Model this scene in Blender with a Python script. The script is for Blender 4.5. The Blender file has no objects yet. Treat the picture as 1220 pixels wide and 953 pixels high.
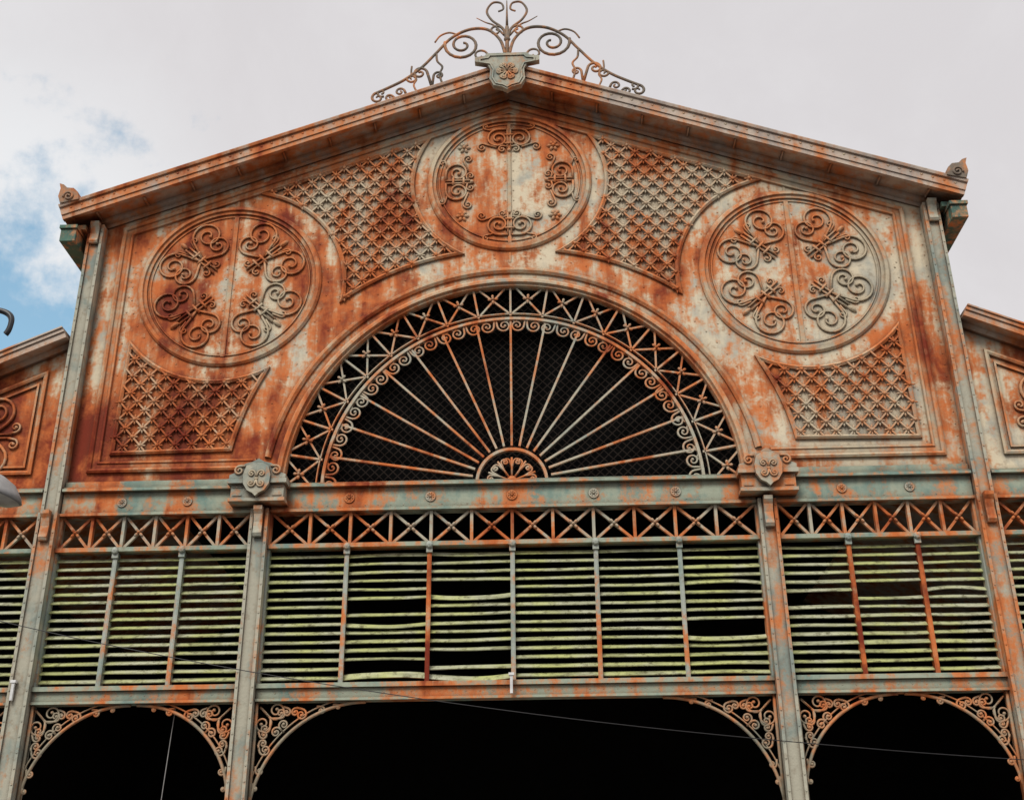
import bpy, math, random
from math import sin, cos, pi, radians, sqrt, atan2
from mathutils import Vector, Matrix
random.seed(7)
S = bpy.context.scene
S.view_settings.view_transform='Standard'
try: S.view_settings.look='None'
except Exception: pass
S.view_settings.exposure=0

# ------------------------------------------------------------------ materials
def nodes(name):
    m=bpy.data.materials.new(name); m.use_nodes=True
    nt=m.node_tree; b=nt.nodes['Principled BSDF']; return m,nt,b
def N(nt,t,**k):
    n=nt.nodes.new(t)
    for a,v in k.items(): setattr(n,a,v)
    return n
def noise(nt,vec,scale,detail=5,rough=.6,dist=0):
    n=N(nt,'ShaderNodeTexNoise'); n.inputs['Scale'].default_value=scale; n.inputs['Detail'].default_value=detail
    n.inputs['Roughness'].default_value=rough; n.inputs['Distortion'].default_value=dist
    nt.links.new(vec,n.inputs['Vector']); return n.outputs['Fac']
def mth(nt,op,a,b=None,clamp=False):
    n=N(nt,'ShaderNodeMath',operation=op); n.use_clamp=clamp
    for i,v in enumerate((a,b)):
        if v is None: continue
        if isinstance(v,(int,float)): n.inputs[i].default_value=v
        else: nt.links.new(v,n.inputs[i])
    return n.outputs[0]
def mrange(nt,v,a,b,c=0,d=1):
    n=N(nt,'ShaderNodeMapRange'); n.interpolation_type='SMOOTHSTEP'
    nt.links.new(v,n.inputs[0])
    for i,x in enumerate((a,b,c,d)): n.inputs[i+1].default_value=x
    return n.outputs[0]
def mixc(nt,f,a,b,bt='MIX'):
    n=N(nt,'ShaderNodeMix',data_type='RGBA',blend_type=bt)
    for i,v in ((0,f),(6,a),(7,b)):
        if isinstance(v,(int,float)): n.inputs[i].default_value=v
        elif isinstance(v,tuple): n.inputs[i].default_value=(*v,1)
        else: nt.links.new(v,n.inputs[i])
    return n.outputs[2]
CREAM=(.74,.64,.46); GREEN=(.47,.46,.38)
ORG=(.63,.17,.045); RED=(.21,.028,.010); TAN=(.70,.37,.17)
def rust_mat(name,c1=CREAM,c2=GREEN,bias=0,xg=0,crevdark=.8,w=.05,aod=.22,paintbias=0,zlow=0):
    m,nt,b=nodes(name)
    g=N(nt,'ShaderNodeNewGeometry'); pos=g.outputs['Position']
    mp=N(nt,'ShaderNodeMapping'); mp.inputs['Scale'].default_value=(2.2,2.2,.35); nt.links.new(pos,mp.inputs['Vector'])
    n1=noise(nt,pos,.42,2,.55,.4); n2=noise(nt,mp.outputs[0],1.0,4,.6,.3); n3=noise(nt,pos,4.2,6,.72)
    n4=noise(nt,pos,.9,4,.6,.6)
    s=mth(nt,'MULTIPLY',n1,.42); s=mth(nt,'ADD',s,mth(nt,'MULTIPLY',n2,.36)); s=mth(nt,'ADD',s,mth(nt,'MULTIPLY',n3,.32))
    s=mth(nt,'ADD',s,bias)
    sx=N(nt,'ShaderNodeSeparateXYZ'); nt.links.new(pos,sx.inputs[0])
    if xg:
        gx=mrange(nt,sx.outputs[0],-9,9,xg,-xg*.5); s=mth(nt,'ADD',s,gx)
    if zlow:
        k=mth(nt,'MULTIPLY',mrange(nt,sx.outputs[2],14.2,10.2,0,zlow),mrange(nt,sx.outputs[0],-3,-7,0.15,1)); s=mth(nt,'ADD',s,k)
    mask=mrange(nt,s,.55-w,.55+w)
    hue=mrange(nt,mth(nt,'SUBTRACT',mth(nt,'ADD',mth(nt,'MULTIPLY',n3,.6),mth(nt,'MULTIPLY',n4,.5)),mth(nt,'MULTIPLY',mth(nt,'SUBTRACT',s,.58),.9)),.40,.60)
    rust=mixc(nt,hue,RED,ORG)
    edge=mrange(nt,s,.55-w*.4,.55+w*2.0,1,0)
    rust=mixc(nt,mth(nt,'MULTIPLY',edge,.65),rust,TAN)
    paint=mixc(nt,mrange(nt,mth(nt,'ADD',mth(nt,'MULTIPLY',n4,.6),mth(nt,'MULTIPLY',n2,.4)),.44-paintbias,.60-paintbias),c1,c2)
    paint=mixc(nt,mrange(nt,n3,.50,.68,0,.5),paint,(.20,.14,.085))
    col=mixc(nt,mask,paint,rust)
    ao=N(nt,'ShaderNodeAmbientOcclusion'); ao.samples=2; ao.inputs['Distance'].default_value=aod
    d=mrange(nt,mth(nt,'ADD',ao.outputs['AO'],mth(nt,'MULTIPLY',mth(nt,'SUBTRACT',n3,.5),.5)),.35,.9,crevdark,0)
    col=mixc(nt,d,col,(.065,.026,.012))  # mixes towards dark brown in crevices, broken up by noise
    nt.links.new(col,b.inputs['Base Color']); b.inputs['Roughness'].default_value=.8
    try: b.inputs['Specular IOR Level'].default_value=.25
    except Exception: pass
    bp=N(nt,'ShaderNodeBump'); bp.inputs['Strength'].default_value=.4; bp.inputs['Distance'].default_value=.03
    nt.links.new(noise(nt,pos,7,2,.7),bp.inputs['Height']); nt.links.new(bp.outputs[0],b.inputs['Normal'])
    return m
M_WALL=rust_mat('weathered_iron_wall',bias=.010,xg=.034,zlow=.09,crevdark=.8,w=.048)
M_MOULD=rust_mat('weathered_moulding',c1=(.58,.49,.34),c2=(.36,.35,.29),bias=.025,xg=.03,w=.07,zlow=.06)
M_LATT=rust_mat('weathered_lattice',c1=(.60,.50,.35),c2=(.46,.42,.32),bias=.045,xg=.02,w=.07,crevdark=.3,zlow=.04)
M_SCROLL=rust_mat('weathered_scrollwork',c1=(.54,.45,.31),c2=(.38,.35,.26),bias=.01,xg=.03,w=.07,crevdark=.3)
M_BRKT=rust_mat('weathered_bracket',c1=(.36,.31,.22),c2=(.22,.22,.17),bias=.01,w=.07,crevdark=.4)
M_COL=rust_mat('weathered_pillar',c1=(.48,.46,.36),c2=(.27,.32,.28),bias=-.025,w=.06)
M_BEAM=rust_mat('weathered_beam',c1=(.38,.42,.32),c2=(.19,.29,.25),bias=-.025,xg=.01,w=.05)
M_BRACE=rust_mat('weathered_brace',c1=(.50,.46,.35),c2=(.34,.36,.30),bias=.015,w=.06,crevdark=.3)
M_CORN=rust_mat('weathered_cornice',c1=(.58,.48,.39),c2=(.37,.32,.28),bias=.002,xg=.03,w=.08,crevdark=.95,aod=.5)
M_CREST=rust_mat('weathered_crest',c1=(.22,.18,.14),c2=(.13,.12,.10),bias=-.02,w=.07,crevdark=.2)
M_MULG=rust_mat('mullion_paint',c1=(.42,.45,.39),c2=(.28,.35,.31),bias=-.05,crevdark=.3)
M_MULR=rust_mat('mullion_rust',c1=(.36,.30,.2),bias=.10,crevdark=.3)
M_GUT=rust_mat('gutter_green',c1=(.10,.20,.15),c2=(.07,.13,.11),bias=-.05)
def slat_mat():
    m,nt,b=nodes('louvre_slat_paint')
    g=N(nt,'ShaderNodeNewGeometry'); pos=g.outputs['Position']
    n1=noise(nt,pos,.8,4); n3=noise(nt,pos,6,5,.7)
    mp=N(nt,'ShaderNodeMapping'); mp.inputs['Scale'].default_value=(1.2,1,11); nt.links.new(pos,mp.inputs['Vector'])
    n2=noise(nt,mp.outputs[0],1,3)
    c=mixc(nt,mrange(nt,n1,.38,.62),(.49,.52,.20),(.50,.51,.36))
    c=mixc(nt,mrange(nt,n2,.42,.68,0,.75),c,(.24,.25,.13))
    c=mixc(nt,mrange(nt,n3,.48,.68,0,.85),c,(.11,.10,.045))
    nt.links.new(c,b.inputs['Base Color']); b.inputs['Roughness'].default_value=.75; return m
M_SLAT=slat_mat()
def plain(name,col,rough=.8,scale=3,var=.3):
    m,nt,b=nodes(name); g=N(nt,'ShaderNodeNewGeometry'); n=noise(nt,g.outputs['Position'],scale,4)
    c=mixc(nt,mrange(nt,n,.35,.65),col,tuple(x*(1-var) for x in col))
    nt.links.new(c,b.inputs['Base Color']); b.inputs['Roughness'].default_value=rough; return m
M_DARK=plain('shade_black_interior',(.006,.0055,.005),1)  # near-black colour stands in for the shade inside the hall
M_GROUND=plain('asphalt',(.06,.058,.055),.95,1.5)
M_PAVE=plain('pavement_stone',(.28,.26,.23),.9,2)
M_BLACK=plain('black_enamel',(.02,.02,.022),.4)
M_GREY=plain('lamp_grey_enamel',(.35,.34,.33),.5)
M_GLASS=plain('lamp_diffuser',(.7,.68,.62),.3)
M_WHITE=plain('white_tube',(.8,.8,.78),.4)
def screen_mat():
    m,nt,b=nodes('wire_netting'); g=N(nt,'ShaderNodeNewGeometry')
    mp=N(nt,'ShaderNodeMapping'); mp.inputs['Rotation'].default_value=(0,radians(45),0); nt.links.new(g.outputs['Position'],mp.inputs['Vector'])
    sp_=N(nt,'ShaderNodeSeparateXYZ'); nt.links.new(mp.outputs[0],sp_.inputs[0])
    a=mth(nt,'ABSOLUTE',mth(nt,'SINE',mth(nt,'MULTIPLY',sp_.outputs[0],20))); c2=mth(nt,'ABSOLUTE',mth(nt,'SINE',mth(nt,'MULTIPLY',sp_.outputs[2],20)))
    mn=mth(nt,'MINIMUM',a,c2)
    c=mixc(nt,mrange(nt,mn,.12,.35),(.024,.019,.016),(.003,.003,.003))
    nt.links.new(c,b.inputs['Base Color']); b.inputs['Roughness'].default_value=1
    try: b.inputs['Specular IOR Level'].default_value=.05
    except Exception: pass
    return m
M_NET=screen_mat()

# ------------------------------------------------------------------ mesh builder
class MB:
    def __init__(s): s.v=[]; s.f=[]
    def add(s,vs,fs):
        o=len(s.v); s.v+=vs; s.f+=[tuple(i+o for i in f) for f in fs]
    def box(s,x0,x1,d0,d1,z0,z1):
        vs=[(x,-d,z) for x in (x0,x1) for d in (d0,d1) for z in (z0,z1)]
        s.add(vs,[(0,1,3,2),(4,6,7,5),(0,4,5,1),(2,3,7,6),(0,2,6,4),(1,5,7,3)])
    def bar(s,p,q,w,d0,d1):
        dx,dz=q[0]-p[0],q[1]-p[1]; L=sqrt(dx*dx+dz*dz) or 1; nx,nz=-dz/L*w/2,dx/L*w/2
        c=[(p[0]+nx,p[1]+nz),(p[0]-nx,p[1]-nz),(q[0]-nx,q[1]-nz),(q[0]+nx,q[1]+nz)]
        vs=[(x,-d0,z) for x,z in c]+[(x,-d1,z) for x,z in c]
        s.add(vs,[(0,1,2,3),(7,6,5,4),(0,4,5,1),(1,5,6,2),(2,6,7,3),(3,7,4,0)])
    def sweep(s,path,prof,closed=False,profclosed=False,caps=False):
        n=len(path); k=len(prof); vs=[]
        for i in range(n):
            a=path[i-1] if (i>0 or closed) else None; b=path[(i+1)%n] if (i<n-1 or closed) else None; p=path[i]
            def nrm(u,v):
                dx,dz=v[0]-u[0],v[1]-u[1]; L=sqrt(dx*dx+dz*dz) or 1; return (-dz/L,dx/L)
            if a is None: m=nrm(p,b)
            elif b is None: m=nrm(a,p)
            else:
                n1=nrm(a,p); n2=nrm(p,b); mx,mz=n1[0]+n2[0],n1[1]+n2[1]; dn=(mx*n1[0]+mz*n1[1]) or 1; 
                if dn<.3: dn=.3
                m=(mx/dn,mz/dn)
            for o,d in prof: vs.append((p[0]+m[0]*o,-d,p[1]+m[1]*o))
        fs=[]
        for i in range(n if closed else n-1):
            j=(i+1)%n
            for t in range(k if profclosed else k-1):
                u=(t+1)%k; fs.append((i*k+t,j*k+t,j*k+u,i*k+u))
        if caps and not closed:
            fs.append(tuple(range(k))); fs.append(tuple((n-1)*k+t for t in reversed(range(k))))
        s.add(vs,fs)
    def tube(s,pts,r,d,r1=None,seg=6,flat=1.0):
        n=len(pts); vs=[]
        for i,p in enumerate(pts):
            a=pts[max(0,i-1)]; b=pts[min(n-1,i+1)]; dx,dz=b[0]-a[0],b[1]-a[1]; L=sqrt(dx*dx+dz*dz) or 1
            nx,nz=-dz/L,dx/L; rr=r if r1 is None else r+(r1-r)*i/(n-1)
            for t in range(seg):
                an=2*pi*t/seg; vs.append((p[0]+nx*cos(an)*rr,-(d+sin(an)*rr*flat),p[1]+nz*cos(an)*rr))
        fs=[]
        for i in range(n-1):
            for t in range(seg):
                u=(t+1)%seg; fs.append((i*seg+t,i*seg+u,(i+1)*seg+u,(i+1)*seg+t))
        fs.append(tuple(reversed(range(seg)))); fs.append(tuple((n-1)*seg+t for t in range(seg)))
        s.add(vs,fs)
    def dome(s,x,z,r,h,d,seg=7,sx=1,sz=1,rot=0):
        vs=[];c,sn=cos(rot),sin(rot)
        for R,H in ((1,0),(.72,.65)):
            for t in range(seg):
                a=2*pi*t/seg; u,v=cos(a)*R*r*sx,sin(a)*R*r*sz; vs.append((x+u*c-v*sn,-(d+H*h),z+u*sn+v*c))
        vs.append((x,-(d+h),z)); fs=[]
        for t in range(seg):
            u=(t+1)%seg; fs.append((t,u,seg+u,seg+t)); fs.append((seg+t,seg+u,2*seg))
        s.add(vs,fs)
    def flower(s,x,z,r,d,n=6,rot=0):
        for i in range(n):
            a=rot+2*pi*i/n; s.dome(x+cos(a)*r*.62,z+sin(a)*r*.62,r*.4,r*.3,d,6,1.15,.75,a)
        s.dome(x,z,r*.34,r*.55,d,7)
    def obj(s,name,mat,parent=None,smooth=False):
        me=bpy.data.meshes.new(name); me.from_pydata(s.v,[],s.f); me.materials.append(mat)
        if smooth:
            for p in me.polygons: p.use_smooth=True
        o=bpy.data.objects.new(name,me); S.collection.objects.link(o)
        if parent: o.parent=parent
        return o
def arc(cx,cz,r,a0,a1,n):
    return [(cx+r*cos(radians(a0+(a1-a0)*i/n)),cz+r*sin(radians(a0+(a1-a0)*i/n))) for i in range(n+1)]
def spiral(p,head,r0,hand,turn=9.5,r1=.13,lead=0,n=34):
    """straight lead, then a watch-spring spiral whose radius shrinks evenly"""
    x,z=p; pts=[(x,z)]
    if lead: x+=cos(head)*lead; z+=sin(head)*lead; pts.append((x,z))
    dt=turn/n
    for i in range(n):
        s_=(i+.5)/n; r=r0*(1-s_*(1-r1)); h_=head+hand*(i+.5)*dt; x+=cos(h_)*r*dt; z+=sin(h_)*r*dt; pts.append((x,z))
    return pts
def catmull(P,n=6):
    out=[]
    for i in range(len(P)-1):
        p0=P[max(0,i-1)];p1=P[i];p2=P[i+1];p3=P[min(len(P)-1,i+2)]
        for j in range(n):
            t=j/n
            out.append(tuple(.5*((2*p1[k])+(-p0[k]+p2[k])*t+(2*p0[k]-5*p1[k]+4*p2[k]-p3[k])*t*t+(-p0[k]+3*p1[k]-3*p2[k]+p3[k])*t**3) for k in (0,1)))
    out.append(P[-1]); return out
class Frame:
    def __init__(s,cx,cz,a,sc=1): s.c=(cx,cz); s.a=a; s.k=sc
    def P(s,u,v): return (s.c[0]+s.k*(u*cos(s.a)-v*sin(s.a)),s.c[1]+s.k*(u*sin(s.a)+v*cos(s.a)))
def volute(mb,fr,u,v,head,r0,hand,rad,d,turn=9.5,lead=0,ball=True,taper=.7):
    pts=spiral(fr.P(u,v),fr.a+head,r0*fr.k,hand,turn,.13,lead*fr.k)
    mb.tube(pts,rad,d,rad*taper)
    if ball: mb.dome(pts[-1][0],pts[-1][1],rad*1.5,rad*1.5,d)

def empty(name):
    e=bpy.data.objects.new(name,None); S.collection.objects.link(e); return e
HALL=empty('iron_market_hall')
SL=.365
def rz(x,z0): return z0-SL*abs(x)
AC=9.85
# ------------------------------------------------------------------ gable wall
mb=MB()
out=[(-11.05,9.9),(-5.66,9.9)]+[(-5.66*cos(pi*i/72),AC+5.66*sin(pi*i/72)) for i in range(1,72)]+[(5.66,9.9),(11.05,9.9),(11.05,rz(11.05,21.7)),(0,21.7),(-11.05,rz(11.05,21.7))]
mb.add([(x,0,z) for x,z in out],[tuple(range(len(out)))])
mb.obj('gable_wall',M_WALL,HALL)
mb=MB()
RB=[(0,0),(0,.07),(.05,.10),(.10,.07),(.12,.03),(.22,.03),(.24,.06),(.29,.06),(.31,0)]
bpath=[(-6.15,10.42),(-10.25,10.42),(-10.25,rz(10.25,21.12)),(0,21.12),(10.25,rz(10.25,21.12)),(10.25,10.42),(6.15,10.42)]
mb.sweep(bpath,[(-o,d) for o,d in RB])
mb.sweep(arc(0,AC,6.02,8.5,171.5,90),[(0,0),(0,.05),(.04,.10),(.1,.1),(.16,.05),(.17,0)])
mb.sweep(arc(0,AC,5.64,0,180,90),[(0,-.35),(0,.16),(.05,.19),(.12,.19),(.15,.12),(.20,.12),(.22,0)])
for cx,cz,R in ((-7.25,15.6,2.25),(7.25,15.6,2.28),(0,18.58,2.06)):
    mb.sweep(arc(cx,cz,R,0,360*(1-1/80),79),[(-.14,0),(-.13,.04),(-.08,.09),(0,.10),(.02,.05),(.10,.05),(.11,0)][::-1],closed=True)
    mb.sweep(arc(cx,cz,R-.16,0,360*(1-1/80),79),[(0,0),(.01,.03),(.04,.03),(.05,0)][::-1],closed=True)
mb.obj('gable_mouldings',M_MOULD,HALL)

def pt_in(poly,x,z):
    c=False; n=len(poly)
    for i in range(n):
        x1,z1=poly[i]; x2,z2=poly[(i+1)%n]
        if (z1>z)!=(z2>z) and x<(x2-x1)*(z-z1)/(z2-z1)+x1: c=not c
    return c
def clip(poly,p,q):
    ts=[]; n=len(poly); dx,dz=q[0]-p[0],q[1]-p[1]
    for i in range(n):
        a=poly[i];b=poly[(i+1)%n]; ex,ez=b[0]-a[0],b[1]-a[1]; den=dx*ez-dz*ex
        if abs(den)<1e-9: continue
        t=((a[0]-p[0])*ez-(a[1]-p[1])*ex)/den; u=((a[0]-p[0])*dz-(a[1]-p[1])*dx)/den
        if 0<=u<1: ts.append(t)
    ts.sort(); return [((p[0]+dx*a,p[1]+dz*a),(p[0]+dx*b,p[1]+dz*b)) for a,b in zip(ts[::2],ts[1::2])]
def arcpts(c,p,q,n=16):
    a0=atan2(p[1]-c[1],p[0]-c[0]); a1=atan2(q[1]-c[1],q[0]-c[0]); r0=math.dist(c,p); r1=math.dist(c,q)
    while a1-a0>pi: a1-=2*pi
    while a1-a0<-pi: a1+=2*pi
    return [(c[0]+(r0+(r1-r0)*i/n)*cos(a0+(a1-a0)*i/n),c[1]+(r0+(r1-r0)*i/n)*sin(a0+(a1-a0)*i/n)) for i in range(n)]
SM=(7.25,15.6)
up=[(6.56,18.37)]+arcpts((0,18.58),(2.21,19.96),(1.29,16.34))+arcpts((0,AC),(1.29,16.34),(4.31,15.06))+arcpts(SM,(4.31,15.06),(6.56,18.37))
lo=[(9.62,13.91),(9.70,10.92)]+arcpts((0,AC),(6.81,10.96),(6.09,13.10))+arcpts(SM,(6.09,13.10),(9.62,13.91))
lat=MB(); frm=MB(); nodesm=MB()
for base in (up,lo):
    for sg in (1,-1):
        poly=[(x*sg,z) for x,z in base]
        area=sum(poly[i][0]*poly[(i+1)%len(poly)][1]-poly[(i+1)%len(poly)][0]*poly[i][1] for i in range(len(poly)))
        if area<0: poly=poly[::-1]
        frm.sweep(poly,[(-.05,0),(-.05,.06),(0,.10),(.06,.06),(.07,.0)],closed=True)
        st=.315; a1=radians(48); a2=radians(-48)
        cx=sum(p[0] for p in poly)/len(poly); cz=sum(p[1] for p in poly)/len(poly)
        for an in (a1,a2):
            ux,uz=cos(an),sin(an); nx,nz=-uz,ux
            for k in range(-18,19):
                p=(cx+nx*k*st-ux*9,cz+nz*k*st-uz*9); q=(p[0]+ux*18,p[1]+uz*18)
                dd=.05 if an>0 else .07
                for s1,s2 in clip(poly,p,q):
                    lat.bar(s1,s2,.042,dd-.02,dd+.02)
        for i in range(-18,19):
            for j in range(-18,19):
                n1=(-sin(a1),cos(a1)); n2=(-sin(a2),cos(a2)); det=n1[0]*n2[1]-n1[1]*n2[0]
                x=cx+(i*st*n2[1]-n1[1]*j*st)/det; z=cz+(n1[0]*j*st-i*st*n2[0])/det
                if pt_in(poly,x,z):
                    nodesm.dome(x,z,.05,.05,.085,6)
                    for q in range(4):
                        a=q*pi/2; nodesm.dome(x+cos(a)*.085,z+sin(a)*.085,.048,.025,.06,5,1.35,.55,a)
lat.obj('lattice_bars',M_LATT,HALL); frm.obj('lattice_frames',M_MOULD,HALL); nodesm.obj('lattice_rosettes',M_LATT,HALL)

# medallion scrollwork
sc=MB(); W=.032
for sg in (-1,1):
    cx,cz=7.25*sg,15.6
    for q in (42,138,222,318):
        fr=Frame(cx,cz,radians(q),1.14)
        for o in (-.05,.05): sc.tube([fr.P(.50,o),fr.P(1.45,o)],.026,.035)
        for u in (.76,.95,1.14): sc.tube([fr.P(u,-.13),fr.P(u,.13)],.034,.05)
        sc.dome(*fr.P(1.55,0),.08,.07,.02,7,1.8,.8,radians(q))
        for h in (1,-1):
            volute(sc,fr,1.0,.05*h,.32*h,.365,h,W,.035,turn=10.8,lead=.44)
            volute(sc,fr,.95,.05*h,pi-1.0*h,.27,-h,W*.95,.035,turn=10.2,lead=.36)
            volute(sc,fr,1.30,.10*h,.30*h,.09,h,W*.75,.03,turn=7,lead=.20)
            volute(sc,fr,.66,.05*h,pi-.4*h,.09,-h,W*.75,.03,turn=7,lead=.06)
for q in (0,90,180,270):
    fr=Frame(0,18.58,radians(q))
    for o in (-.045,.045): sc.tube([fr.P(1.02,o),fr.P(1.72,o)],.024,.035)
    for u in (1.22,1.5): sc.tube([fr.P(u,-.12),fr.P(u,.12)],.032,.05)
    sc.dome(*fr.P(1.0,0),.06,.06,.03)
    for h in (1,-1):
        volute(sc,fr,1.70,.05*h,pi/2*h,.31,h,W,.035,turn=10.8,lead=.22)
        volute(sc,fr,1.12,.05*h,pi/2*h-.25*h,.11,h,W*.8,.03,turn=8,lead=.10)
        volute(sc,fr,1.10,.34*h,pi/2*h-.35*h,.13,h,W*.8,.03,turn=9,lead=.36)
        volute(sc,fr,1.66,.44*h,pi/2*h-.25*h,.09,-h,W*.75,.03,turn=7,lead=.20)
for a,b in ((-1.22,1.12),(1.2,1.12),(-1.25,-1.08),(1.2,-1.12)): sc.flower(a,18.58+b,.17,.01)
sc.obj('medallion_scrollwork',M_SCROLL,HALL,True)

# rivets and seams
rv=MB(); seam=MB()
def rivets(path_fn,L,step=.24,r=.024,d=0.0):
    n=int(L/step)
    for i in range(n+1): x,z=path_fn(i/n); rv.dome(x,z,r,r*.6,d,6)
def seg_riv(p,q,**k): rivets(lambda t:(p[0]+(q[0]-p[0])*t,p[1]+(q[1]-p[1])*t),math.dist(p,q),**k)
for sg in (-1,1):
    x=7.25
    seam.box(sg*x-.055,sg*x+.055,0,.028,13.5,17.68)
    seam.box(sg*x-.03,sg*x+.03,0,.014,17.95,rz(7.25,21.1))
    for o in (-.12,.12): seg_riv((sg*x+o,13.6),(sg*x+o,17.6),step=.3)
    for xx in (3.9,):
        seam.box(sg*xx-.02,sg*xx+.02,0,.012,rz(xx,20.75),rz(xx,21.1))
    seg_riv((sg*10.6,10.3),(sg*10.6,17.2),step=.3); seg_riv((sg*9.86,10.8),(sg*9.86,17.1),step=.45)
    seg_riv((sg*0.3,rz(.3,21.38)),(sg*10.9,rz(10.9,21.38)),step=.3)
    seg_riv((sg*0.3,rz(.3,20.65)),(sg*9.8,rz(9.8,20.65)),step=.6)
    seg_riv((sg*6.4,10.2),(sg*10.9,10.2),step=.3)
    seg_riv((sg*6.6,10.62),(sg*9.8,10.62),step=.4)
seam.box(-.045,.045,0,.028,16.65,20.45); seam.box(-.03,.03,0,.013,20.75,21.05); seam.box(-.03,.03,0,.013,16.05,16.35)
for o in (-.11,.11): seg_riv((o,16.7),(o,20.5),step=.3)
rivets(lambda t:(5.93*cos(pi*(.04+.92*t)),AC+5.93*sin(pi*(.04+.92*t))),17,step=.25)
rivets(lambda t:(6.34*cos(pi*(.08+.84*t)),AC+6.34*sin(pi*(.08+.84*t))),17,step=.4)
for cx,cz,R in ((-7.25,15.6,2.55),(7.25,15.6,2.55),(0,18.58,2.33)):
    rivets(lambda t:(cx+R*cos(2*pi*t),cz+R*sin(2*pi*t)),2*pi*R,step=.4)
for sg in (-1,1):
    seg_riv((sg*.9,rz(.9,21.72)),(sg*11.4,rz(11.4,21.72)),step=.28,d=.83,r=.035)
rv.obj('rivets',M_MOULD,HALL); seam.obj('plate_seams',M_SCROLL,HALL)

# ------------------------------------------------------------------ fan window
fw=MB()
ring=lambda R,w,d0,d1: fw.sweep(arc(0,AC,R,0,180,80),[(0,d0),(0,d1),(w,d1),(w,d0)],profclosed=True)
ring(5.53,.10,-.1,.04); ring(4.56,.07,-.1,.06); ring(4.69,.025,-.06,.03)
NC=18
def pol(r,a): return (r*cos(a),AC+r*sin(a))
for i in range(NC+1):
    a=pi*i/NC; fw.bar(pol(4.62,a),pol(5.54,a),.05,-.06,.03)
    if i<NC:
        b=pi*(i+1)/NC; m=(a+b)/2
        fw.bar(pol(4.71,a+.01),pol(5.54,b-.01),.045,-.04,.015); fw.bar(pol(5.54,a+.01),pol(4.71,b-.01),.045,-.055,.0)
        fw.flower(*pol(5.12,m),.13,.02,4,m)
        for h in (1,-1):
            fr=Frame(*pol(4.56,m),m)
            volute(fw,fr,.0,.02*h,pi-.1*h,.17,-h,.028,.0,turn=9.5,lead=.22)
            fr=Frame(*pol(4.56,a),a)
            if 0<i: volute(fw,fr,.0,.02*h,pi-.5*h,.07,-h,.022,.0,turn=7,lead=.08)
for k in range(1,16):
    a=pi*k/16; p=pol(.95,a); p=(p[0],p[1]+.12); fw.bar(p,pol(4.54,a),.052,-.05,.02)
fw.sweep(arc(0,9.98,.86,0,180,30),[(0,-.05),(0,.08),(.07,.08),(.07,-.05)],profclosed=True)
fw.box(-.95,.95,-.05,.08,9.9,9.99)
hubm=MB()
for a in (22,56,90,124,158):
    fr=Frame(0,10.0,radians(a))
    hubm.tube([fr.P(.1,0),fr.P(.6,0)],.026,.03)
    for h in (1,-1): volute(hubm,fr,.3,.0,.2*h,.09,h,.024,.03,turn=8.5,lead=.20)
hubm.dome(0,10.02,.13,.1,.0,10)
hubm.obj('fan_hub_scrolls',M_BRACE,HALL,True)
fw.obj('fan_window_grille',M_BRACE,HALL)
nb=MB(); nb.add([(x,.34,z) for x,z in [(-5.7,9.85)]+[(-5.7*cos(pi*i/40),AC+5.7*sin(pi*i/40)) for i in range(1,40)]+[(5.7,9.85)]],[tuple(range(41))])
nb.obj('fan_netting',M_NET,HALL)

# ------------------------------------------------------------------ roof & cornice
co=MB()
CP=[(0,.02),(0,.66),(-.06,.68),(-.06,.80),(.06,.80),(.07,.83),(.27,.83),(.29,.88),(.35,.90),(.37,.90),(.37,-25),(.2,-25),(.2,.02)]
co.sweep([(-11.6,rz(11.6,21.5)),(0,21.5),(11.6,rz(11.6,21.5))],CP,profclosed=True,caps=True)
co.sweep([(-11.0,rz(11.0,21.5)),(0,21.5),(11.0,rz(11.0,21.5))],[(-.002,.0),(-.002,.22),(-.08,.18),(-.12,.08),(-.2,.05),(-.2,0)])
for sg in (-1,1):
    for k in range(1,10):
        x=sg*k*1.2
        co.bar((x,rz(x,21.5)),(x,rz(x,21.45)),.04,.24,.64)
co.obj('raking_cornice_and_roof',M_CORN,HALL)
acr=MB()
for sg in (-1,1):
    P=[(-.05,.0),(.42,-.12),(.50,.10),(.47,.34),(.52,.50),(.40,.46),(.30,.36),(.12,.34),(.0,.22)]
    vs=[(sg*11.25+sg*x,-.93,rz(11.25,21.86)+z) for x,z in P]+[(sg*11.25+sg*x,-.70,rz(11.25,21.86)+z) for x,z in P]
    n=len(P); acr.add(vs,[tuple(range(n)),tuple(reversed(range(n,2*n)))]+[(i,(i+1)%n,n+(i+1)%n,n+i) for i in range(n)])
    acr.tube([(sg*11.46+sg*x,17.88+z) for x,z in spiral((.15,-.06),pi/2,.14,1,10)],.03,.95)
acr.obj('eave_acroteria',M_CREST,HALL)
gt=MB()
for sg in (-1,1):
    xs=sorted((sg*11.22,sg*11.62))
    gt.box(xs[0],xs[1],-25,.70,16.62,16.98); gt.box(xs[0]-.03,xs[1]+.03,-25,.75,16.985,17.08)
    xs=sorted((sg*11.08,sg*11.5)); gt.box(xs[0],xs[1],-25,.5,17.085,17.22)
    for y in range(0,25,2): gt.box(min(sg*11.06,sg*11.2),max(sg*11.06,sg*11.2),-y-.1,-y+.02,16.3,17.0)
gt.obj('eave_gutters',M_GUT,HALL)
bd=MB()
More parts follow.
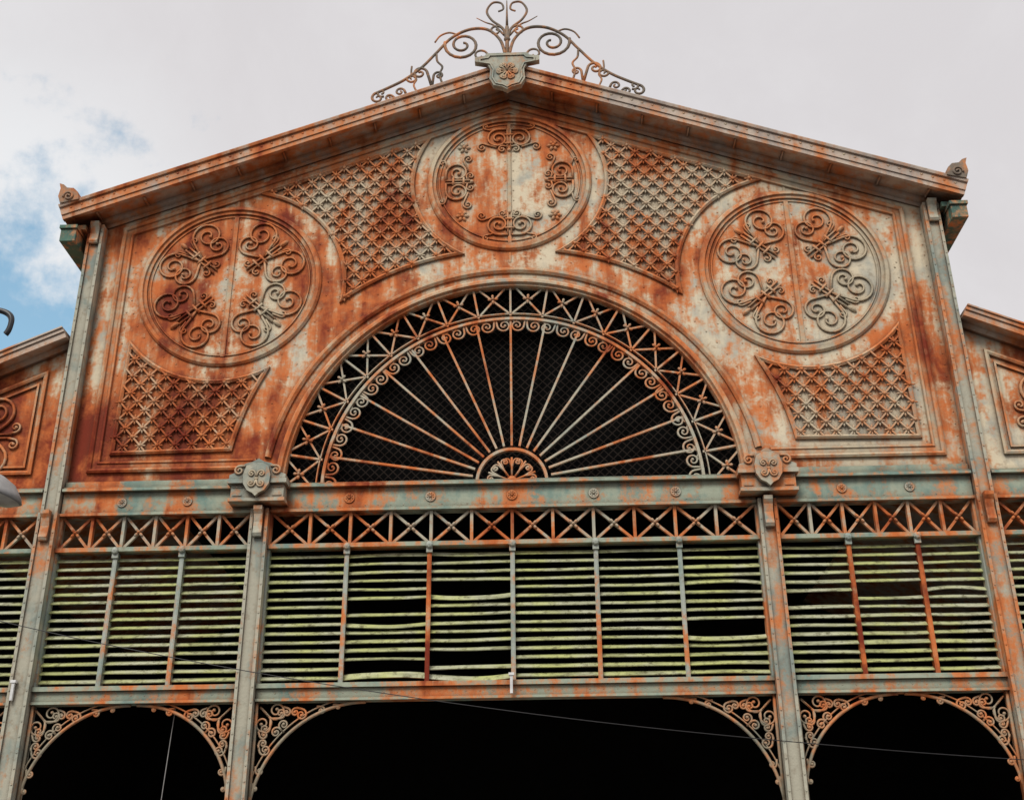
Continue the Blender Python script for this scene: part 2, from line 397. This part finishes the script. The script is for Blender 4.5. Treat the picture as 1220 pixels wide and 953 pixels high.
def cartouche(mb,cx,z0,z1,hw,d0,d1):
    H=z1-z0
    P=[(-.55,0.30),(-.42,.12),(-.16,.07),(0,0),(.16,.07),(.42,.12),(.55,.30),(.52,.55),(.62,.72),(1,.78),(1,.90),(.70,.93),(.62,1.0),(-.62,1.0),(-.70,.93),(-1,.90),(-1,.78),(-.62,.72),(-.52,.55)]
    vs=[(cx+x*hw,-d0,z0+z*H) for x,z in P]+[(cx+x*hw,-d1,z0+z*H) for x,z in P]; n=len(P)
    mb.add(vs,[tuple(range(n)),tuple(reversed(range(n,2*n)))]+[(i,(i+1)%n,n+(i+1)%n,n+i) for i in range(n)])
    path=[(cx+x*hw*.86,z0+H*.04+z*H*.9) for x,z in P]
    mb.sweep(path,[(0,d1),(0,d1+.03),(.035,d1+.03),(.035,d1)],closed=True)
cartouche(bd,0,20.88,22.12,.88,.80,.98)
bo=MB()
for a in (30,90,150,210,270,330):
    fr=Frame(0,21.48,radians(a))
    volute(bo,fr,.03,0,.3,.085,1,.022,1.0,turn=8,lead=.16); volute(bo,fr,.03,0,-.3,.085,-1,.022,1.0,turn=8,lead=.16)
bo.obj('apex_badge_ornament',M_SCROLL,HALL,True); bd.obj('apex_badge',M_COL,HALL)

# roof crest
cr=MB(); cd=.8; r=.046
cr.tube([(0,21.9),(0,23.2)],.055,cd); cr.tube([(0,23.2),(0,24.15)],.04,cd,.015)
cr.dome(0,22.75,.10,.08,cd)
for sg in (-1,1):
    T=lambda L:[(sg*x,z) for x,z in L]
    main=catmull([(.06,22.25),(.20,22.75),(.55,23.12),(1.05,23.14),(1.55,22.85),(1.95,22.35),(2.35,21.85),(2.80,21.45),(3.25,21.18),(3.60,21.0)],8)
    cr.tube(T(main),r,cd,r*.9)
    cr.tube(T(spiral((3.60,21.0),radians(-35),.17,-1,7.5)),r*.9,cd,r*.6)
    cr.tube(T(spiral((3.35,20.90),radians(-25),.13,1,7.5)),r*.8,cd,r*.6)
    cr.tube(T(spiral((1.72,22.72),radians(-80),.50,-1,11.5,.12)),r,cd,r*.8)
    cr.tube(T(spiral((.80,21.95),radians(185),.26,-1,8,.15)),r*.8,cd,r*.6)
    cr.tube(T(spiral((2.05,21.15),radians(75),.20,-1,9,.13,.55)),r*.9,cd,r*.7)
    cr.tube(T(spiral((2.05,21.15),radians(95),.14,1,8,.13,.4)),r*.8,cd,r*.6)
    cr.tube(T(spiral((2.75,21.48),radians(-100),.15,-1,8,.14)),r*.8,cd,r*.6)
    cr.tube(T(spiral((2.75,20.95),radians(70),.13,-1,8,.14,.12)),r*.8,cd,r*.6)
    cr.tube(T(spiral((3.05,20.82),radians(50),.11,-1,8,.14,.1)),r*.8,cd,r*.6)
    cr.tube(T(catmull([(1.35,22.95),(1.6,23.05),(1.85,22.95),(2.0,22.72)],5)),r*.6,cd)
    cr.tube(T(catmull([(1.78,21.3),(1.85,21.6),(1.78,21.85),(1.92,22.05),(1.95,22.3)],5)),r*.7,cd)
    cr.tube(T(catmull([(2.45,21.0),(2.55,21.25),(2.48,21.45),(2.62,21.62),(2.62,21.9)],5)),r*.6,cd)
    cr.tube(T(catmull([(.03,22.8),(.12,23.15),(.42,23.45),(.56,23.78),(.40,24.08),(.16,24.06),(.10,23.85),(.24,23.76)],7)),r*.9,cd,r*.6)
    cr.tube(T(spiral((.05,23.0),radians(60),.19,-1,8,.15,.16)),r*.8,cd,r*.6)
    cr.tube(T(catmull([(.08,22.9),(.35,23.25),(.6,23.38),(.85,23.55)],5)),r*.8,cd,.012)
    cr.tube(T([(.6,21.67),(4.1,20.40)]),r*.7,cd)
    for x in (1.0,1.9,2.7,3.4): cr.tube(T([(x,21.55-.365*x),(x,21.95-.365*x)]),r*.7,cd)
cr.obj('roof_crest_scrollwork',M_CREST,HALL,True)

# ------------------------------------------------------------------ pillars, capitals
pl=MB(); pr=MB()
def pillar(x,z0,z1,w=.42,d0=-.2,d1=.30):
    pl.box(x-w/2,x+w/2,d0,d1,z0,z1)
    for s in (-1,1):
        a,b=sorted((x+s*w/2,x+s*(w/2-.07))); pl.box(a,b,d1-.01,d1+.05,z0,z1)
    n=int((z1-z0)/.33)
    for i in range(n):
        for s in (-1,1): pr.dome(x+s*(w/2-.035),z0+.2+i*.33,.022,.018,d1+.05,6)
def console(x,z,w,d,h=.5):
    P=[(0,0),(.10,.02),(.16,.12),(.12,.25),(.10,.5),(.16,.75),(.26,.88),(.27,1.0),(0,1.0)]
    n=len(P); vs=[(x+s*w/2,-(d+p*h),z+q*h) for s in (-1,1) for p,q in P]
    pl.add(vs,[tuple(range(n)),tuple(reversed(range(n,2*n)))]+[(i,(i+1)%n,n+(i+1)%n,n+i) for i in range(n)])
for s in (-1,1):
    pillar(s*5.88,-1.6,9.33); pillar(s*10.88,9.34,17.35,.40,-.2,.26); pillar(s*16.9,-1.6,9.9)
    pillar(s*10.88,-1.6,9.33,.46,-.20,.31)
    console(s*5.88,8.62,.2,.34,.72); console(s*10.88,8.62,.2,.34,.72)
    console(s*10.88,16.75,.22,.30,.62)
    pl.box(s*5.88-.3,s*5.88+.3,-.2,.42,-1.6,-.9); pl.box(s*10.88-.3,s*10.88+.3,-.2,.42,-1.6,-.9)
pl.obj('pillars',M_COL,HALL); pr.obj('pillar_rivets',M_COL,HALL)
cp=MB(); cpo=MB()
def plate(mb,P,x,z,d0,d1):
    n=len(P); vs=[(x+u,-d1,z+v) for u,v in P]+[(x+u,-d0,z+v) for u,v in P]
    mb.add(vs,[tuple(range(n)),tuple(reversed(range(n,2*n)))]+[(i,(i+1)%n,n+(i+1)%n,n+i) for i in range(n)])
for s in (-1,1):
    x=s*5.92
    cp.box(x-.66,x+.66,-.1,.62,9.42,9.50); cp.box(x-.62,x+.62,-.1,.57,9.505,9.84); cp.box(x-.69,x+.69,-.1,.68,9.845,9.95)
    for h in (-1,1):
        for (za,zb) in ((9.56,9.58),(9.76,9.78)):
            cp.box(min(x+h*.36,x+h*.57),max(x+h*.36,x+h*.57),.56,.59,za,zb)
    plate(cp,[(-.66,0),(.66,0),(.66,.10),(.50,.16),(.42,.30),(.30,.38),(.14,.42),(0,.50),(-.14,.42),(-.30,.38),(-.42,.30),(-.50,.16),(-.66,.10)],x,9.955,-.1,.66)
    plate(cp,[(-.26,.34),(-.32,.12),(-.30,-.10),(-.20,-.26),(-.08,-.32),(0,-.40),(.08,-.32),(.20,-.26),(.30,-.10),(.32,.12),(.26,.34),(.12,.42),(-.12,.42)],x,9.90,.60,.74)
    for h in (1,-1):
        cpo.tube(spiral((x+h*.30,10.26),0 if h>0 else pi,.11,-h,9,.15,.12),.032,.68,.022)
        for a in (90,270):
            fr=Frame(x,9.92,radians(a)); volute(cpo,fr,.04,.0,.30*h,.085,h,.024,.76,turn=8.5,lead=.10)
    cpo.dome(x,9.92,.05,.04,.74)
cp.obj('sill_capitals',M_COL,HALL); cpo.obj('capital_ornament',M_SCROLL,HALL,True)

# ------------------------------------------------------------------ beams, brace band, louvres
bm=MB(); br=MB(); bo=MB()
def beamspan(x0,x1):
    bm.box(x0,x1,-.1,.16,9.34,9.86); bm.box(x0,x1,-.1,.30,9.865,9.93); bm.box(x0,x1,-.1,.22,9.935,9.99); bm.box(x0,x1,-.1,.24,9.27,9.335)
    bm.box(x0,x1,-.1,.20,8.40,8.50)
    bm.box(x0,x1,-.1,.22,5.20,5.30); bm.box(x0,x1,-.1,.14,4.98,5.195); bm.box(x0,x1,-.1,.20,4.92,4.975)
    k=int((x1-x0)/.30)
    for i in range(k): 
        br.dome(x0+.12+i*.30,9.42,.016,.010,.16,6); br.dome(x0+.12+i*.30,9.79,.016,.010,.16,6); br.dome(x0+.12+i*.30,5.09,.016,.010,.14,6)
for a,b in ((-5.66,5.66),(6.1,10.65),(-10.65,-6.1),(11.12,16.7),(-16.7,-11.12)): beamspan(a,b)
for s in (-1,1):
    a,b=sorted((s*6.6,s*10.66)); bm.box(a,b,0.0,.13,9.995,10.16)
bm.obj('horizontal_beams',M_BEAM,HALL)
def ros(x,r):
    br.flower(x,9.60,r,.165,8); br.sweep(arc(x,9.6,r,0,345,23),[(0,.16),(0,.19),(.03,.19),(.03,.16)],closed=True)
for x in [k*1.91 for k in range(-2,3)]: ros(x,.12)
for s in (-1,1):
    for x in (7.66,9.22,12.6,14.3): ros(s*x,.11)
def xband(x0,x1,n):
    w=(x1-x0)/n; z0,z1=8.50,9.27
    for i in range(n+1): bo.bar((x0+w*i,z0),(x0+w*i,z1),.07,.0,.13)
    for i in range(n):
        a,b=x0+w*i+.04,x0+w*(i+1)-.04
        bo.bar((a,z0),(b,z1),.06,.03,.10); bo.bar((a,z1),(b,z0),.06,.0,.085)
        bo.flower((a+b)/2,(z0+z1)/2,.13,.105,4,pi/4)
xband(-5.66,5.66,12); xband(6.12,10.63,6); xband(-10.63,-6.12,6); xband(11.14,16.7,7); xband(-16.7,-11.14,7)
bo.obj('brace_band',M_BRACE,HALL); br.obj('beam_rosettes',M_COL,HALL)
sl=MB(); mg=MB(); mr=MB()
def louvre(x0,x1,damage=0.0,gone=(),slip=()):
    n=15; z0,z1=5.36,8.36; p=(z1-z0)/n
    for i in range(n):
        if i in gone: continue
        zc=z0+p*(i+.45)+random.uniform(-.006,.006); W_=.16; tl=radians(37+random.uniform(-3,3))
        K=10; sag=random.uniform(-.004,.004)*(1+4*damage); tilt=random.uniform(-.004,.004)*(1+5*damage); ph=random.uniform(0,6)
        wav=.0012*(1+4*damage)
        if i in slip: sag=random.choice((-.06,.05,-.04)); tl+=random.uniform(0,.35); wav=.006; zc+=random.uniform(-.04,.02)
        elif random.random()<damage*.4: sag=random.uniform(-.018,.018); tl+=random.uniform(-.2,.15); wav=.003
        vs=[]
        for k in range(K+1):
            t=k/K; x=x0+(x1-x0)*t; dz=sag*4*t*(1-t)+tilt*(t-.5)*2+wav*sin(ph+7*t)
            tt=tl+.03*sin(ph*2+5*t)
            for u,w in ((-.5,-.5),(.5,-.5),(.5,.5),(-.5,.5)):
                yy=u*W_*cos(tt)-w*.02*sin(tt); zz=u*W_*sin(tt)+w*.02*cos(tt)
                vs.append((x,.04+yy,zc+dz+zz))
        fs=[]
        for k in range(K):
            for q in range(4):
                r_=(q+1)%4; fs.append((k*4+q,k*4+r_,(k+1)*4+r_,(k+1)*4+q))
        fs+= [(0,1,2,3),(K*4+3,K*4+2,K*4+1,K*4)]
        sl.add(vs,fs)
bays=[(-5.64,-3.85,.1,(),()),(-3.79,-1.94,.4,(1,8),(0,6)),(-1.88,-.03,.5,(10,2),(0,9)),(.03,1.88,.1,(),()),(1.94,3.79,.2,(),()),(3.85,5.64,.4,(5,),(4,10)),
 (6.12,7.63,.3,(8,),()),(7.69,9.19,.3,(9,),()),(9.25,10.63,.3,(),(9,)),(-7.63,-6.12,.0,(),()),(-9.19,-7.69,.0,(),()),(-10.63,-9.25,.0,(),())]
for a,b,dm,gone,slip in bays: louvre(a,b,dm,gone,slip)
for s in (-1,1):
    for a,b in ((11.14,12.95),(13.01,14.82),(14.88,16.68)): louvre(*sorted((s*a,s*b)),.05)
for x,rust in ((-9.22,0),(-7.66,0),(-3.82,0),(-1.91,1),(0,0),(1.91,0),(3.82,0),(7.66,1),(9.22,1),(-12.98,0),(-14.85,0),(12.98,0),(14.85,1)):
    t=mr if rust else mg
    t.box(x-.028,x+.028,-.12,.13,5.30,8.40); t.box(x-.05,x+.05,.10,.125,5.30,8.40) 
    mg.dome(x,8.42,.09,.06,.2); mg.box(x-.07,x+.07,.1,.17,8.25,8.398)
for x in (-5.66,5.66,6.1,10.65,-6.1,-10.65,11.12,-11.12): mg.box(x-.035,x+.035,-.12,.12,5.31,8.395)
sl.obj('louvre_slats',M_SLAT,HALL); mg.obj('painted_mullions',M_MULG,HALL); mr.obj('rusted_mullions',M_MULR,HALL)

# ------------------------------------------------------------------ arched spandrel brackets
sp=MB()
def bracket(xc,hand,R=2.36,zt=4.92):
    cx=xc+hand*R; cz=zt-R-.02
    a0,a1=(180,90) if hand>0 else (0,90)
    sp.tube(arc(cx,cz,R,a0,a1,36),.038,.06); sp.tube(arc(cx,cz,R+.12,a0,a1,36),.018,.06)
    sp.bar((xc+hand*.03,zt),(xc+hand*.03,cz),.05,.0,.12)
    def vol(x,z,head,r0,h,lead=0,turn=8.5,rad=.025):
        pts=spiral((x,-z),head,r0,h,turn,.14,lead); q=[(xc+hand*u,zt+v) for u,v in pts]
        sp.tube(q,rad,.06,rad*.7); sp.dome(q[-1][0],q[-1][1],rad*1.6,.04,.06)
    vol(.10,.10,radians(-45),.20,1,.30,10.5); vol(.10,.10,radians(-45),.20,-1,.30,10.5)
    vol(.66,.66,radians(135),.11,1,.12,9); vol(.66,.66,radians(135),.11,-1,.12,9)
    vol(.90,.12,radians(-15),.12,-1,.14,9.5); vol(1.0,.14,radians(175),.09,1,.1); vol(1.35,.10,radians(-5),.08,-1,.1); vol(1.7,.07,0,.05,-1,.1)
    vol(.12,.90,radians(-75),.12,1,.14,9.5); vol(.14,1.0,radians(95),.09,-1,.1); vol(.10,1.35,radians(-85),.08,1,.1); vol(.07,1.7,radians(-90),.05,1,.1)
    vol(.35,.35,radians(0),.11,1,.2); vol(.35,.35,radians(-90),.11,-1,.2)
    vol(.62,.10,radians(-20),.09,-1,.1); vol(.10,.62,radians(-70),.09,1,.1)
for x,h in ((-10.64,1),(-6.1,-1),(-5.66,1),(5.66,-1),(6.1,1),(10.64,-1),(11.12,1),(-11.12,-1)):
    bracket(x,h,2.2 if abs(x)>5.9 else 2.42)
sp.obj('arch_spandrel_scrollwork',M_BRKT,HALL,True)

# ------------------------------------------------------------------ wings
wg=MB(); wm=MB(); wc=MB(); ws=MB()
WS=.45
for s in (-1,1):
    T=lambda L:[(s*x,z) for x,z in L]
    zr=lambda x,o=0:13.93-WS*(x-11.1)+o
    wg.add([(x,.02,z) for x,z in T([(11.06,9.9),(17.1,9.9),(17.1,zr(17.1)),(11.06,zr(11.06))])],[(0,1,2,3)])
    path=T([(11.1,zr(11.1)),(17.6,zr(17.6))]); P=[(-.1,.0),(-.1,.10),(0,.18),(0,.45),(-.03,.46),(-.03,.52),(.12,.52),(.13,.56),(.22,.56),(.23,.60),(.27,.60),(.27,-25),(.1,-25),(.1,0)]
    if s<0: path=path[::-1]
    wc.sweep(path,P,profclosed=True,caps=True)
    pan=T([(11.6,10.42),(16.6,10.42),(16.6,zr(16.6,-.5)),(11.6,zr(11.6,-.5))])
    if s<0: pan=pan[::-1]
    wm.sweep(pan,[(0,0),(0,.06),(.05,.08),(.1,.05),(.11,0)],closed=True)
    pan=T([(11.78,10.60),(16.3,10.60),(16.3,zr(16.3,-.75)),(11.78,zr(11.78,-.75))])
    if s<0: pan=pan[::-1]
    wm.sweep(pan,[(0,0),(0,.04),(.05,.04),(.05,0)],closed=True)
    for cx,zc,k in ((12.95,11.45,1.25),(15.0,11.1,.75)):
        fr=Frame(s*cx,zc,0 if s<0 else pi,k)
        for o in (-.04,.04): ws.tube([fr.P(-.5,o),fr.P(.55,o)],.028,.02)
        for h in (1,-1):
            volute(ws,fr,.20,.05*h,.75*h,.34,h,.04,.03,turn=12,lead=.30)
            volute(ws,fr,-.2,.05*h,pi-.9*h,.28,-h,.038,.03,turn=11,lead=.2)
            volute(ws,fr,.50,.05*h,.2*h,.11,h,.03,.03,turn=8,lead=.12)
wg.obj('wing_walls',M_WALL,HALL); wm.obj('wing_mouldings',M_MOULD,HALL); wc.obj('wing_cornices_and_roofs',M_CORN,HALL); ws.obj('wing_scrollwork',M_SCROLL,HALL,True)
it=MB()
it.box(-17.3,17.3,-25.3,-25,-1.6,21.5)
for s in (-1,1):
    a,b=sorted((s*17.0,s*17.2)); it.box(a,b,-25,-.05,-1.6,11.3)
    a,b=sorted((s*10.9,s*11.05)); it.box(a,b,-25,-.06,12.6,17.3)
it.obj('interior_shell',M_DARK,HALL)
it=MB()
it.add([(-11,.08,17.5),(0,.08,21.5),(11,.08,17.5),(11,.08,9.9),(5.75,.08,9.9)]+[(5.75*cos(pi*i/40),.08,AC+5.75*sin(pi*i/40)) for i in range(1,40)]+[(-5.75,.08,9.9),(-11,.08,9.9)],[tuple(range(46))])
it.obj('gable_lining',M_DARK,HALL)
tr=MB()
for s in (-1,1):
    a,b=min(s*16.7,s*16.9),max(s*16.7,s*16.9)
    tr.box(a,b,-22,-2,3.2,3.3); tr.box(a,b,-22,-2,3.9,4.0)
    for k in range(28):
        y=2+k*.7
        vs=[(a,y,3.3),(b,y,3.3),(b,y+.7,3.9),(a,y+.7,3.9)]
        vs2=[(v[0],v[1]+.08,v[2]) for v in vs]; tr.add(vs+vs2,[(0,1,2,3),(7,6,5,4),(0,4,5,1),(2,6,7,3),(1,5,6,2),(0,3,7,4)])
tr.obj('inner_truss',M_COL,HALL)

# ------------------------------------------------------------------ setting & small things
g=MB(); g.add([(-600,-600,-1.75),(600,-600,-1.75),(600,600,-1.75),(-600,600,-1.75)],[(0,1,2,3)]); g.obj('ground',M_GROUND)
g=MB(); g.box(-30,30,-30,5,-1.745,-1.6); g.obj('pavement',M_PAVE)
def cable(name,pts,r,mat):
    cu=bpy.data.curves.new(name,'CURVE'); cu.dimensions='3D'; sp_=cu.splines.new('NURBS'); sp_.points.add(len(pts)-1)
    for p,q in zip(sp_.points,pts): p.co=(*q,1)
    sp_.order_u=3; sp_.use_endpoint_u=True; cu.bevel_depth=r; cu.bevel_resolution=1; cu.materials.append(mat)
    o=bpy.data.objects.new(name,cu); S.collection.objects.link(o); return o
cable('overhead_cable',[(-17,-3,7.75),(-10.27,-3,6.02),(-6,-3,5.12),(-2.55,-3,4.51),(1.2,-3,3.95),(4.66,-3,3.54),(9.6,-3,3.06),(17,-3,2.6)],.009,M_BLACK)
cable('hanging_cable',[(-7.55,.3,4.9),(-7.6,.3,4.0),(-7.68,.3,2.0)],.010,M_GREY)
tb=MB(); tb.box(-.07,-.01,.32,.38,4.98,5.36); tb.box(-.10,.02,.30,.40,5.361,5.42); tb.obj('fluorescent_tube_lamp',M_WHITE)
tb=MB(); tb.box(-11.02,-10.96,.36,.42,4.98,5.36); tb.box(-11.05,-10.93,.34,.44,5.361,5.42); tb.obj('fluorescent_tube_lamp.001',M_WHITE)
LP=empty('street_lamp')
def tube3(name,pts,r,mat,parent):
    o=cable(name,pts,r,mat); o.parent=parent; return o
tube3('post',[(-9.9,-8,-1.6),(-9.9,-8,4),(-9.9,-8,9.7)],.09,M_BLACK,LP)
tube3('crook',[(-9.9,-8,9.6),(-9.9,-8,10.3),(-9.1,-8,10.45),(-8.62,-8,10.32),(-8.62,-8,9.98),(-8.68,-8,9.9)],.055,M_BLACK,LP)
tube3('arm',[(-9.9,-8,6.6),(-9.5,-8,7.3),(-8.9,-8,7.2)],.05,M_BLACK,LP)
def lathe(name,prof,loc,mat,parent,sx=1,sy=1,tilt=0):
    vs=[];fs=[];n=32
    for r_,z in prof:
        for t in range(n): vs.append((r_*cos(2*pi*t/n)*sx,r_*sin(2*pi*t/n)*sy,z))
    for i in range(len(prof)-1):
        for t in range(n): u=(t+1)%n; fs.append((i*n+t,i*n+u,(i+1)*n+u,(i+1)*n+t))
    me=bpy.data.meshes.new(name); me.from_pydata(vs,[],fs); me.materials.append(mat)
    for p in me.polygons: p.use_smooth=True
    o=bpy.data.objects.new(name,me); o.location=loc; o.rotation_euler=(0,tilt,0); S.collection.objects.link(o); o.parent=parent
lathe('head_shell',[(.001,.36),(.2,.34),(.42,.25),(.58,.10),(.64,0),(.60,-.02)],(-8.5,-8,6.92),M_GREY,LP,1,.8,radians(16))
lathe('diffuser',[(.60,-.02),(.5,-.08),(.3,-.13),(.001,-.15)],(-8.5,-8,6.92),M_GLASS,LP,1,.8,radians(16))

# ------------------------------------------------------------------ camera
f=1398.4; p=radians(24.993); yaw=radians(-1.831); roll=radians(-.530)
F=Vector((sin(yaw)*cos(p),cos(yaw)*cos(p),sin(p))); R=Vector((cos(yaw),-sin(yaw),0)); U=R.cross(F)
R2=R*cos(roll)+U*sin(roll); U2=U*cos(roll)-R*sin(roll)
mw=Matrix(((R2.x,U2.x,-F.x),(R2.y,U2.y,-F.y),(R2.z,U2.z,-F.z))).to_4x4(); mw.translation=Vector((.849,-26,0))
cam=bpy.data.cameras.new('camera'); co_=bpy.data.objects.new('camera',cam); S.collection.objects.link(co_); co_.matrix_world=mw
cam.sensor_fit='HORIZONTAL'; cam.sensor_width=36; cam.lens=36*f/1220; cam.clip_end=3000; S.camera=co_

# ------------------------------------------------------------------ light
sd=Vector((-.30,-.90,.95)).normalized()
el=math.asin(sd.z); az=atan2(sd.x,sd.y)
sun=bpy.data.lights.new('sun','SUN'); sun.energy=2.3; sun.angle=radians(22); sun.color=(1,.96,.90)
so=bpy.data.objects.new('sun',sun); S.collection.objects.link(so); so.rotation_euler=sd.to_track_quat('Z','Y').to_euler()
w=bpy.data.worlds.new('World'); S.world=w; w.use_nodes=True; nt=w.node_tree
bg=nt.nodes['Background']; bg.inputs['Strength'].default_value=.1
sky=N(nt,'ShaderNodeTexSky',sky_type='NISHITA'); sky.sun_disc=False; sky.sun_elevation=el; sky.sun_rotation=az
tc=N(nt,'ShaderNodeTexCoord'); dv=tc.outputs['Generated']
n1=noise(nt,dv,5,8,.6,.3); n2=noise(nt,dv,16,6,.6)
cl=mixc(nt,mrange(nt,n1,.35,.65),(7.0,6.75,6.9),(7.5,7.3,7.45))
dist=N(nt,'ShaderNodeVectorMath',operation='DISTANCE'); nt.links.new(dv,dist.inputs[0]); dist.inputs[1].default_value=(-.45,.78,.44)
cl=mixc(nt,mrange(nt,dist.outputs['Value'],.30,.10,0,.8),cl,(8.6,8.8,9.0))
dd=mth(nt,'ADD',dist.outputs['Value'],mth(nt,'MULTIPLY',mth(nt,'SUBTRACT',n1,.5),.30))
dd=mth(nt,'ADD',dd,mth(nt,'MULTIPLY',mth(nt,'SUBTRACT',n2,.5),.38))
mk=mrange(nt,dd,.18,.06)
blue=mixc(nt,1.0,sky.outputs[0],(1.8,2.4,2.1),'MULTIPLY')
cc=mixc(nt,mth(nt,'MULTIPLY',mk,.88),cl,blue)
nt.links.new(cc,bg.inputs['Color'])
